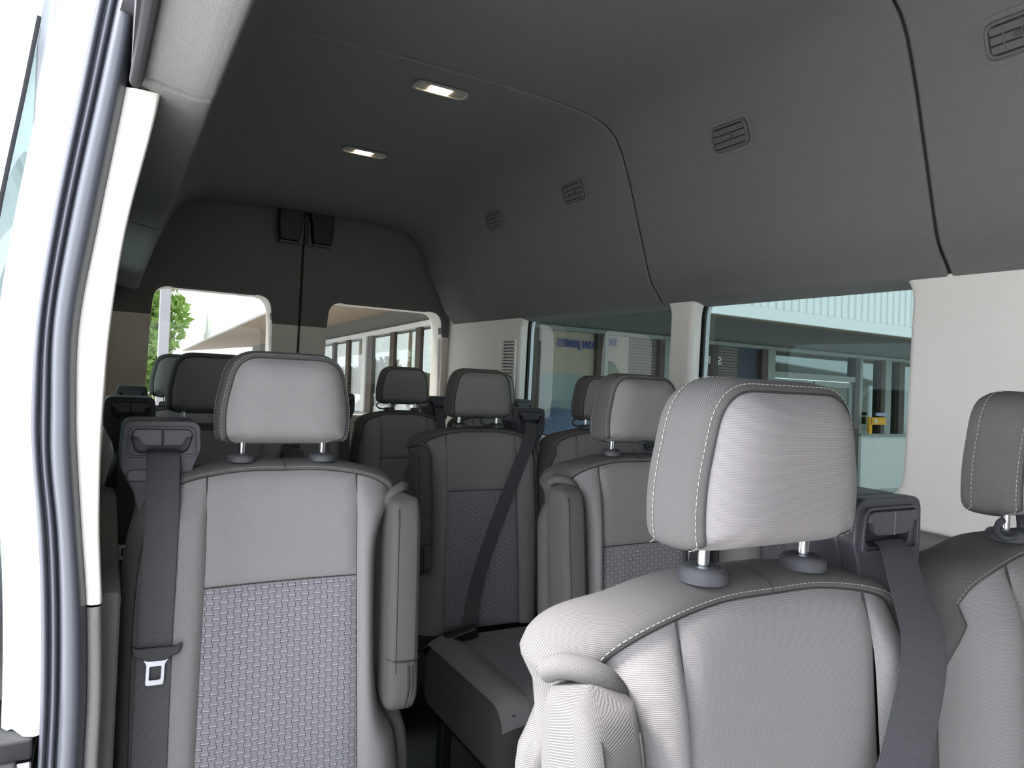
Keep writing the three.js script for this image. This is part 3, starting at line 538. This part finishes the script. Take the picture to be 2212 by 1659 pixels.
putSeat(copyOf(seatWindow), 1.65, -1.35, 'second row window seat almost hidden by the large foreground headrest');
putSeat(copyOf(seatSingle), 0.252, -2.125, 'single seat in the shade straight behind the seat by the door pillar');
putSeat(seatAcross, 1.095, -2.136, 'third row seat with its belt buckled diagonally across the woven panel');
putSeat(copyOf(seatWindow), 1.612, -2.136, 'third row window seat whose headrest peeks out against the side window');

const rowFour = [[seatCorner, 0.25, 'last row seat at the far left in front of the bright rear window'], [copyOf(seatWindow), 0.702, 'last row seat hidden behind the headrest of the seat by the door pillar'], [copyOf(seatWindow), 1.148, 'last row seat with small headrest in front of the right rear window'], [copyOf(seatWindow), 1.6, 'last row seat by the rear pillar, mostly hidden behind the buckled seat']];
for (const [r, x, label] of rowFour) { putSeat(r, x, -3.0, label); r.scale.x = 0.865; r.children.find(c => c.name === 'headrest').scale.x = 1 / 0.865; }   // four narrower seats across

// ---------------------------------------------------------------- rear jamb of the sliding door opening: paint, rubber seal, pillar trim
// stations: [y, paint/seal edge, seal ribs/bulb edge, bulb/trim edge, inner trim edge] (x values)
const JZ = -1.06, JAMB = [[-0.05, -0.0623, -0.0424, -0.0106, 0.008], [0.6299, -0.0596, -0.0398, -0.0066, 0.0093], [0.716, -0.0596, -0.0398, -0.008, 0.0093], [0.8114, -0.0596, -0.0398, -0.008, 0.0093], [0.9267, -0.0636, -0.0437, -0.0132, 0.004], [1.0234, -0.0702, -0.0503, -0.0225, -0.0027], [1.1135, -0.0795, -0.0609, -0.0305, -0.0053], [1.1718, -0.0835, -0.0636, -0.0344, -0.0053], [1.2897, -0.0822, -0.0649, -0.0358, -0.0013], [1.4222, -0.0702, -0.0517, -0.0199, 0.0119], [1.5932, -0.0477, -0.0278, 0.0027, 0.0424], [1.7177, -0.0318, -0.0106, 0.0159, 0.0543], [1.8462, -0.0106, 0.008, 0.0358, 0.0729]];
const JB = [1, 2, 3, 4].map(k => curve1(JAMB.map(r => [r[0], r[k]])));
function jambSweep(yA, yB, n, sec) { // sec(y) -> list of [x, z]
  const m = sec(yA).length - 1;
  return gridGeo(m, n, (u, v) => { const y = lerp(yA, yB, v), s = sec(y), k = Math.round(u * m); return [s[k][0], y, JZ + s[k][1], k * 0.01, y]; });
}
{
  const g = structGroup('trim_2', 'rear jamb of the sliding door opening, white paint and pale pillar trim');
  obj('painted_flange', jambSweep(0.766, 1.87, 60, y => { const x = JB[0](y); return [[x + 0.006, -0.012], [x, -0.006], [x - 0.006, -0.004], [x - 0.017, -0.01], [x - 0.027, -0.03], [x - 0.031, -0.037], [x - 0.036, -0.034], [x - 0.043, -0.045], [x - 0.047, -0.075], [x - 0.048, -0.13], [x - 0.046, -0.2]]; }), M.paint, g);
  obj('pillar_trim', jambSweep(0.927, 1.603, 50, y => { const a = JB[2](y), b = JB[3](y); return [[a - 0.004, -0.02], [a, -0.006], [lerp(a, b, 0.3), -0.002], [b - 0.004, -0.003], [b - 0.001, -0.006], [b, -0.011], [b - 0.002, -0.03], [b - 0.006, -0.12]]; }), M.trim, g);
  obj('pillar_trim_cap', gridGeo(6, 1, (u, v) => { const a = JB[2](1.603), b = JB[3](1.603); return [lerp(a, b - 0.002, u), 1.603, JZ - 0.004 - 0.1 * v, u, v]; }), M.trim, g);
  obj('lower_pillar_trim', jambSweep(0.0, 0.924, 60, y => { const a = JB[2](y), b = JB[3](y) - 0.001; return [[a - 0.004, -0.02], [a, -0.006], [lerp(a, b, 0.3), -0.002], [b - 0.004, -0.003], [b - 0.001, -0.007], [b, -0.012], [b - 0.002, -0.03], [b - 0.006, -0.12]]; }), M.trimDark, g);
  const s = tag(obj('door_seal', jambSweep(0.0, 1.87, 110, y => {
    const a = JB[0](y), b = JB[1](y), c = JB[2](y), w = b - a, q = c - b;
    return [[a, -0.012], [a + w * 0.06, -0.001], [a + w * 0.2, 0.003], [a + w * 0.38, 0.001], [a + w * 0.46, -0.006], [a + w * 0.54, -0.006], [a + w * 0.62, 0.002], [a + w * 0.78, 0.004], [a + w * 0.92, 0.001], [b, -0.007], [b + q * 0.04, -0.004], [b + q * 0.08, 0.008], [b + q * 0.2, 0.016], [b + q * 0.38, 0.019], [b + q * 0.5, 0.0175], [b + q * 0.62, 0.019], [b + q * 0.76, 0.015], [b + q * 0.88, 0.006], [b + q * 0.96, -0.002], [c, -0.012]];
  }), M.rubber), 'black rubber weatherstrip with ribs and round bulb along the door jamb', 'door seal');
  // body sill and step under the opening, seen at the lower left corner
  const st = thing('door_sill', 'grey worn metal sill step below the white jamb at the lower left', 'sill', null, [-0.09, 0, JZ]);
  obj('sill_rubber', rbox(0.09, 0.026, 0.14, -0.02, 0.752, -0.07, 0.004), M.rubberMatt, st);
  obj('guide_rail', [rbox(0.09, 0.016, 0.12, -0.02, 0.729, -0.058, 0.003), rbox(0.02, 0.016, 0.036, 0.0, 0.733, 0.002, 0.004)], M.steel, st);
  obj('sill_plate', rbox(0.09, 0.026, 0.12, -0.02, 0.704, -0.056, 0.004), M.trimDark, st);
  obj('sill_body', rbox(0.09, 0.9, 0.12, -0.02, 0.23399999999999999, -0.06, 0.01), M.paint, st);
  // dark edging on the outer margin of the front headliner panel
  const ed = obj('headliner_edge_strip', tube([V(0.014, 1.604, -1.04), V(0.014, 1.6, -1.02), V(0.016, 1.6, -0.95), V(0.02, 1.6, -0.8), V(0.024, 1.6, -0.6), V(0.024, 1.6, 0)], 0.0078, 60, 8), M.rubberMatt); tag(ed, 'dark fuzzy edging strip on the headliner above the door seal', 'edging strip');
  obj('header_rubber', box(0.008, 0.2, 1.55, 0.012, 1.7, -0.27), M.rubberMatt, ed);
  // slid back door outside the body
  const d = thing('sliding_door', 'white sliding door pushed back, dark window edge, at the far left', 'door', null);
  const ox = (y) => JB[0](y) - 0.066;
  obj('door_frame', gridGeo(5, 40, (u, v) => { const y = lerp(0.0, 1.87, v), x = ox(y); const s = [[0.004, -0.07], [0.0, -0.062], [-0.012, -0.06], [-0.03, -0.062], [-0.036, -0.07], [-0.036, -0.16]][Math.round(u * 5)]; return [x + s[0], y, JZ + s[1], u, y]; }), M.paint, d);
  obj('inner_panel', gridGeo(2, 30, (u, v) => { const y = lerp(0.0, 0.95, v), x = ox(y); return [x + 0.002, y, JZ - 0.07 - u * 1.2, u, y]; }), M.paint, d);
  obj('window_pane', gridGeo(2, 20, (u, v) => { const y = lerp(0.95, 1.69, v), x = ox(y); return [x + 0.002, y, JZ - 0.08 - u * 1.1, u, y]; }), M.glass, d);
  obj('glass_edge', gridGeo(3, 24, (u, v) => { const y = lerp(0.95, 1.69, v), x = ox(y); const s = [[0.003, -0.078], [0.005, -0.072], [0.005, -0.066], [0.0, -0.063]][Math.round(u * 3)]; return [x + s[0], y, JZ + s[1], u, y]; }), M.frit, d);
}

// ---------------------------------------------------------------- outside: lot, showroom building, trees, poles, cars
const AL = -1.8 * D2R, PZ = -7.5;
function outside(o) { o.rotation.x = AL; o.position.set(0, -PZ * 0 + (0 - (0 * Math.cos(AL) - PZ * Math.sin(AL))), PZ - PZ * Math.cos(AL)); return o; }
function outThing(name, label, category, group) { return outside(thing(name, label, category, group)); }
const O = {
  asphalt: std(0xc2c2c2, 0.95, { bumpMap: grainTex(128, 64, 0.3), bumpScale: 0.004 }),
  fascia: std(0xe9ebe9, 0.6), fasciaBand: std(0xe2e5e3, 0.6), soffit: std(0x9c8b78, 0.9), header: std(0x727571, 0.8),
  frame: std(0x8d9490, 0.5, { metalness: 0.3 }), frameDark: std(0x4a4138, 0.6), sill: std(0xd9dcd8, 0.8),
  mirror: std(0x868f8c, 0.03, { metalness: 1 }), dark: std(0x3a3e3d, 0.4), beige: std(0xb5aa97, 0.8), teal: std(0x8fa39f, 0.6),
  blind: std(0x7d786e, 0.8), blueDark: std(0x3a4350, 0.6), letterBlue: std(0x5b5f9a, 0.5), letterWhite: std(0xe8e8e4, 0.5), yellow: std(0xe0a512, 0.5), plant: std(0x3f6a38, 0.8),
  carWhite: new THREE.MeshPhysicalMaterial({ color: 0xf0f1f3, roughness: 0.25, clearcoat: 1, side: THREE.DoubleSide }), carBlue: new THREE.MeshPhysicalMaterial({ color: 0x6c7f9c, roughness: 0.3, metalness: 0.3, clearcoat: 1, side: THREE.DoubleSide }),
  carGlass: std(0x20262a, 0.05), tyre: std(0x1a1a1a, 0.9), hub: std(0xb8babd, 0.3, { metalness: 1 }), lampRed: std(0xa01818, 0.3),
  clear: new THREE.MeshPhysicalMaterial({ color: 0xe4e9e6, roughness: 0, transmission: 1, thickness: 0, side: THREE.DoubleSide }), pole: std(0xb9b8be, 0.7), wood: std(0x6b5a4a, 0.9), bark: std(0x5c4a38, 0.95),
  leaf: new THREE.MeshPhysicalMaterial({ color: 0x93b85a, roughness: 0.9, transmission: 0.35, thickness: 0, side: THREE.DoubleSide }), leafDark: std(0x4d5f3c, 0.95), farWall: std(0xa49d90, 0.9), farRoof: std(0x6a6864, 0.8),
};
{
  const gr = obj('ground', box(160, 0.2, 200, 10, -0.6, -30), O.asphalt); outside(gr); gr.userData = { kind: 'structure', label: 'pale concrete lot around the van' };
}
const font = await new FontLoader().loadAsync('fonts/droid/droid_sans_bold.typeface.json');
function mirroredText(parent, txt, xRight, xLeft, y0, h, z, m) { // lettering on the inside of the glass, so it reads backwards from here
  const g = new TextGeometry(txt, { font, size: 1, depth: 0.02, curveSegments: 4 }); g.computeBoundingBox(); const b = g.boundingBox;
  g.translate(-b.min.x, -b.min.y, 0).scale((xRight - xLeft) / (b.max.x - b.min.x), h / (b.max.y - b.min.y), 1).rotateY(Math.PI).translate(xRight, y0, z);
  return obj('lettering', g, m, parent);
}
{
  const b = outThing('showroom_building', 'low showroom with white ribbed canopy and dark glazed storefront outside the windows', 'building');
  const G = -0.5, S1 = -8.5, S2 = 4.3, F1 = -6.4, F2 = 2.0, XE = 24, ZE = -26;
  // canopy fascia: ribbed metal panels above a smooth band
  obj('fascia_band', [box(XE - F2, 0.15, 0.06, (XE + F2) / 2, 2.225, F1), box(0.06, 0.15, F1 - ZE, F2, 2.225, (F1 + ZE) / 2)], O.fasciaBand, b);
  const p1 = obj('ribbed_fascia', [box(XE - F2, 2.1, 0.04, (XE + F2) / 2, 3.35, F1 - 0.02), box(0.04, 2.1, F1 - ZE, F2 + 0.02, 3.35, (F1 + ZE) / 2)], O.fascia, b);
  for (let k = 0; k < 62; k++) obj('rib', rbox(0.085, 2.1, 0.03, 5.4 + k * 0.15, 3.35, F1 + 0.012, 0.01, 1), O.fascia, p1);
  obj('soffit', [gridGeo(1, 1, (u, v) => [lerp(F2, XE, u), lerp(2.155, 2.46, v), lerp(F1, S1, v), u, v]), gridGeo(1, 1, (u, v) => [lerp(F2, S2, v), lerp(2.155, 2.46, v), lerp(F1, ZE, u), u, v]), gridGeo(1, 1, (u, v) => [lerp(F2, XE, u), 4.4, lerp(F1, -26, v), u, v])], O.soffit, b);
  obj('header_wall', [box(XE - S2, 1.0, 0.2, (XE + S2) / 2, 2.52, S1 - 0.1), box(0.2, 1.0, S1 - ZE, S2 + 0.1, 2.58, (S1 + ZE) / 2)], O.header, b);
  obj('base_wall', [box(XE - 12.4, 1.04, 0.2, (XE + 12.4) / 2, 0.02, S1 - 0.06), box(9.9 - S2, 1.04, 0.2, (9.9 + S2) / 2, 0.02, S1 - 0.06), box(0.2, 1.1, S1 - ZE, S2 + 0.06, 0.05, (S1 + ZE) / 2)], O.sill, b);
  obj('sill_ledge', [box(XE - 12.4, 0.05, 0.12, (XE + 12.4) / 2, 0.55, S1 + 0.05), box(9.9 - S2, 0.05, 0.12, (9.9 + S2) / 2, 0.55, S1 + 0.05), box(0.12, 0.05, S1 - ZE, S2 - 0.05, 0.61, (S1 + ZE) / 2)], O.frame, b);
  // storefront facing the van: mullions and panes
  const mull = (x0, x1, m, y0 = 0.55, y1 = 2.02) => obj('mullion', box(x1 - x0, y1 - y0, 0.12, (x0 + x1) / 2, (y0 + y1) / 2, S1 + 0.02), m, b);
  const pn = (x0, x1, y0, y1, m, dz = 0) => obj('pane', box(x1 - x0, y1 - y0, 0.02, (x0 + x1) / 2, (y0 + y1) / 2, S1 - 0.02 + dz), m, b);
  mull(4.25, 4.5, O.frame); mull(5.12, 5.24, O.frameDark); mull(6.22, 6.36, O.frameDark); mull(6.36, 6.42, O.frame); mull(7.42, 7.52, O.frameDark); mull(7.52, 7.62, O.frame); mull(8.55, 8.66, O.frameDark); mull(9.7, 9.85, O.frameDark); mull(9.85, 10.03, O.frame, -0.5);
  mull(12.24, 12.38, O.frameDark, -0.5); mull(12.38, 12.46, O.frame, -0.5); mull(13.04, 13.17, O.frameDark); mull(13.17, 13.36, O.frame); mull(13.62, 13.8, O.frameDark);
  for (let x = 15.2; x < 23; x += 1.5) mull(x, x + 0.14, O.frameDark);
  obj('head_rail', box(XE - S2, 0.06, 0.1, (XE + S2) / 2, 2.03, S1 + 0.03), O.frame, b);
  pn(4.5, 5.12, 0.55, 2, O.dark); pn(5.24, 6.22, 1.38, 2, O.beige); pn(5.24, 6.22, 0.55, 1.38, O.teal); pn(6.42, 6.87, 0.55, 2, O.beige); pn(7.62, 8.55, 0.55, 2, O.dark);
  const bl = (x0, x1) => { pn(x0, x1, 0.55, 2, O.dark, -0.02); for (let k = 0; k < 30; k++) obj('blind_slat', box(x1 - x0, 0.036, 0.012, (x0 + x1) / 2, 0.6 + k * 0.047, S1 - 0.012), O.blind, b); };
  bl(6.87, 7.42); bl(8.2, 8.55); bl(8.66, 9.2); pn(9.2, 9.7, 0.55, 2, O.blueDark);
  pn(10.03, 12.24, 1.64, 2, O.mirror); pn(12.46, 13.04, 0.55, 2, O.mirror); pn(13.36, 13.62, 0.55, 2, O.mirror); pn(13.8, 23.9, 0.55, 2, O.mirror);
  // double entrance doors
  obj('door_transom_bar', box(2.2, 0.1, 0.12, 11.13, 1.585, S1 + 0.02), O.frame, b);
  for (const [a, c] of [[10.03, 11.1], [11.15, 12.24]]) { const d = obj('entrance_door', extrude(rect(a, -0.48, c, 1.52), 0.06, 0.004, [rect(a + 0.1, -0.25, c - 0.1, 1.42).reverse()]).translate(0, 0, S1 - 0.03), O.frame, b); obj('door_glass', box(c - a - 0.18, 1.68, 0.01, (a + c) / 2, 0.585, S1), O.mirror, d); }
  mirroredText(b, 'ON JONES', 6.2, 5.56, 1.74, 0.145, S1 + 0.02, O.letterBlue); mirroredText(b, 'DE', 6.62, 6.44, 1.84, 0.12, S1 + 0.02, O.letterBlue);
  mirroredText(b, 'E', 8.55, 8.455, 1.69, 0.12, S1 + 0.02, O.letterWhite); mirroredText(b, 'S', 8.8, 8.7, 1.69, 0.12, S1 + 0.02, O.letterWhite);
  obj('window_plant', [new THREE.IcosahedronGeometry(0.12, 1).translate(6.5, 1.5, S1 + 0.0), new THREE.IcosahedronGeometry(0.09, 1).translate(6.6, 1.42, S1)], O.plant, b);
  // storefront facing the parking lot, running away behind the van
  const zs = [-8.55, -9.5, -10.55, -11.75, -12.95, -14.4, -15.45, -16.6, -17.9, -19.2, -20.5, -21.8, -23.1, -24.4];
  obj('head_rail', box(0.1, 0.08, S1 - ZE, S2 - 0.03, 2.12, (S1 + ZE) / 2), O.fasciaBand, b);
  zs.forEach((z, i) => obj('mullion', box(0.06, 1.5, i === 4 ? 0.3 : 0.2, S2 - 0.02, 1.36, z), O.frameDark, b));
  obj('mullion', box(0.08, 1.5, 0.22, S2 - 0.03, 1.36, -13.25), O.fasciaBand, b);
  for (let i = 0; i < zs.length - 1; i++) obj('pane', box(0.02, 1.46, zs[i] - zs[i + 1], S2, 1.34, (zs[i] + zs[i + 1]) / 2), O.clear, b);
}
{ // yellow stand behind the storefront glass, close to the sill
  const t = outThing('yellow_stand', 'yellow metal stand at the storefront sill seen past the big headrest', 'stand');
  obj('upright', box(0.09, 0.32, 0.04, 12.53, 0.735, -8.3), O.yellow, t); obj('seat_board', box(0.48, 0.14, 0.04, 12.76, 0.82, -8.3), O.yellow, t); obj('rivet', new THREE.CylinderGeometry(0.035, 0.035, 0.02, 14).rotateX(Math.PI / 2).translate(12.66, 0.82, -8.27), O.sill, t); obj('blue_cap', box(0.34, 0.06, 0.05, 12.85, 0.95, -8.3), O.carBlue, t);
}
function makeTree(name, label, x, z, h, spread, m, n, group, leafSize = 0.09) {
  const t = outThing(name, label, 'tree', group); const y0 = -0.5;
  obj('trunk', new THREE.CylinderGeometry(h * 0.02, h * 0.035, h * 0.5, 8).translate(x, y0 + h * 0.25, z), O.bark, t);
  const p = [], idx = [];
  for (let k = 0; k < n; k++) {
    const a = rnd() * 6.283, cz = rnd() * 2 - 1, r = Math.cbrt(rnd()), q = Math.sqrt(1 - cz * cz);
    const lump = 0.8 + 0.25 * Math.sin(a * 3 + cz * 5);
    const c = V(x + Math.cos(a) * q * r * spread * lump, y0 + h * 0.58 + cz * r * h * 0.42 * lump, z + Math.sin(a) * q * r * spread * lump);
    const u = V(rnd() - 0.5, rnd() - 0.5, rnd() - 0.5).normalize().multiplyScalar(leafSize * (0.6 + rnd())), w = V(rnd() - 0.5, rnd() - 0.5, rnd() - 0.5).cross(u).normalize().multiplyScalar(leafSize * (0.4 + 0.5 * rnd()));
    const b = p.length / 3; for (const [i, j] of [[-1, 0], [0, -1], [1, 0], [0, 1]]) p.push(c.x + u.x * i + w.x * j, c.y + u.y * i + w.y * j, c.z + u.z * i + w.z * j); idx.push(b, b + 1, b + 2, b, b + 2, b + 3);
  }
  const g = new THREE.BufferGeometry(); g.setAttribute('position', new THREE.Float32BufferAttribute(p, 3)); g.setAttribute('uv', new THREE.Float32BufferAttribute(new Float32Array(p.length / 3 * 2), 2)); g.setIndex(idx); g.computeVertexNormals();
  const f = obj('foliage', g, m, t); f.userData.kind = 'stuff'; return t;
}
makeTree('leafy_tree', 'bright green tree beyond the left rear window behind the pale post', 0.45, -18.5, 4.9, 1.15, O.leaf, 9000, null, 0.09);
[[17.4, -58, 3.6, 'low distant dull green tree through the storefront, left of the wooden pole'], [21.5, -61, 4.8, 'round distant dull green tree through the storefront, just left of the small rear headrest'], [27.5, -64, 3.6, 'distant dull green tree through the storefront, right of the small rear headrest']].forEach(([x, z, h, label]) => makeTree('distant_tree', label, x, z, h, h * 0.5, O.leafDark, 1800, 'distant trees across the lot', 0.3));
{
  const t = outThing('canopy_post', 'pale grey post in front of the green tree beyond the left rear window', 'post');
  obj('shaft', rbox(0.15, 5, 0.15, 0.695, 2.0, -12, 0.02), O.pole, t); obj('footing', rbox(0.34, 0.1, 0.34, 0.695, -0.45, -12, 0.02), O.pole, t);
  const pl = (x, z, h, lab) => { const q = outThing('utility_pole', lab, 'pole', 'utility poles across the lot'); obj('pole_shaft', new THREE.CylinderGeometry(0.1, 0.14, h, 10).translate(x, -0.5 + h / 2, z), O.wood, q); obj('cross_arm', box(1.8, 0.12, 0.12, x, h - 1.1, z), O.wood, q); };
  pl(10.1, -32, 8.5, 'wooden utility pole seen through the storefront left of the small rear headrest'); pl(15.6, -40, 7.0, 'thin wooden utility pole seen through the storefront above the small rear headrest');
}
function makeCar(label, m, x, z, turn, sc = 1) {
  const t = thing('parked_car', label, 'car', null); const body = roundedPoly([[-2.2, 0.25, 0.1], [-2.25, 0.75, 0.15], [-1.35, 0.92, 0.2], [-0.55, 1.42, 0.3], [1.1, 1.46, 0.4], [2.0, 0.98, 0.2], [2.2, 0.9, 0.12], [2.22, 0.28, 0.1]].reverse(), 6);
  obj('body', extrude(body.slice().reverse(), 1.72, 0.09, [], 3).translate(0, 0, -0.86), m, t);
  for (const s of [-1, 1]) for (const w of [[[-1.0, 0.95], [-0.42, 1.33], [0.2, 1.36], [0.2, 0.95]], [[0.3, 0.95], [0.3, 1.36], [1.0, 1.36], [1.55, 1.0]]]) obj('side_window', extrude(roundedPoly(w.map(p => [...p, 0.06]), 4), 0.02, 0.004).translate(0, 0, s > 0 ? 0.85 : -0.87), O.carGlass, t);
  for (const wx of [-1.4, 1.35]) for (const s of [-1, 1]) { const w = obj('wheel', new THREE.TorusGeometry(0.24, 0.1, 10, 24).translate(wx, 0.33, s * 0.78), O.tyre, t); obj('hub_cap', new THREE.CylinderGeometry(0.2, 0.2, 0.08, 18).rotateX(Math.PI / 2).translate(wx, 0.33, s * 0.81), O.hub, w); }
  for (const s of [-1, 1]) { obj('tail_lamp', rbox(0.06, 0.16, 0.3, 2.2, 0.8, s * 0.65, 0.02), O.lampRed, t); obj('wing_mirror', rbox(0.1, 0.12, 0.18, -0.85, 1.0, s * 0.94, 0.03), m, t); }
  t.rotation.order = 'XYZ'; t.rotation.set(AL, turn, 0); const p = V(x, -0.5, z - PZ).applyAxisAngle(V(1, 0, 0), AL); t.position.set(p.x, p.y, p.z + PZ); t.scale.setScalar(sc); return t;
}
makeCar('white parked car seen through the storefront beside the small rear headrest', O.carWhite, 9.3, -29.5, 0.5);
makeCar('silver blue parked car in front of the storefront below the side window', O.carBlue, 5.6, -6.9, 0.25);
{ // building across the lot that the entrance glass mirrors
  const t = outThing('warehouse', 'long shed with sloping grey roof mirrored in the storefront entrance glass', 'building');
  obj('wall', extrude([[-12, 0], [10.5, 0], [10.5, 3.4], [-12, 3.4]], 10, 0.01).translate(36, -0.5, 14), O.farWall, t);
  obj('roof', extrude([[-13, 3.3], [11.3, 3.3], [11.3, 3.45], [8, 3.95], [0, 4.4], [-6, 4.9], [-13, 5.1]], 10.8, 0.02).translate(36, -0.5, 13.6), O.farRoof, t);
}

renderer.render(scene, camera);
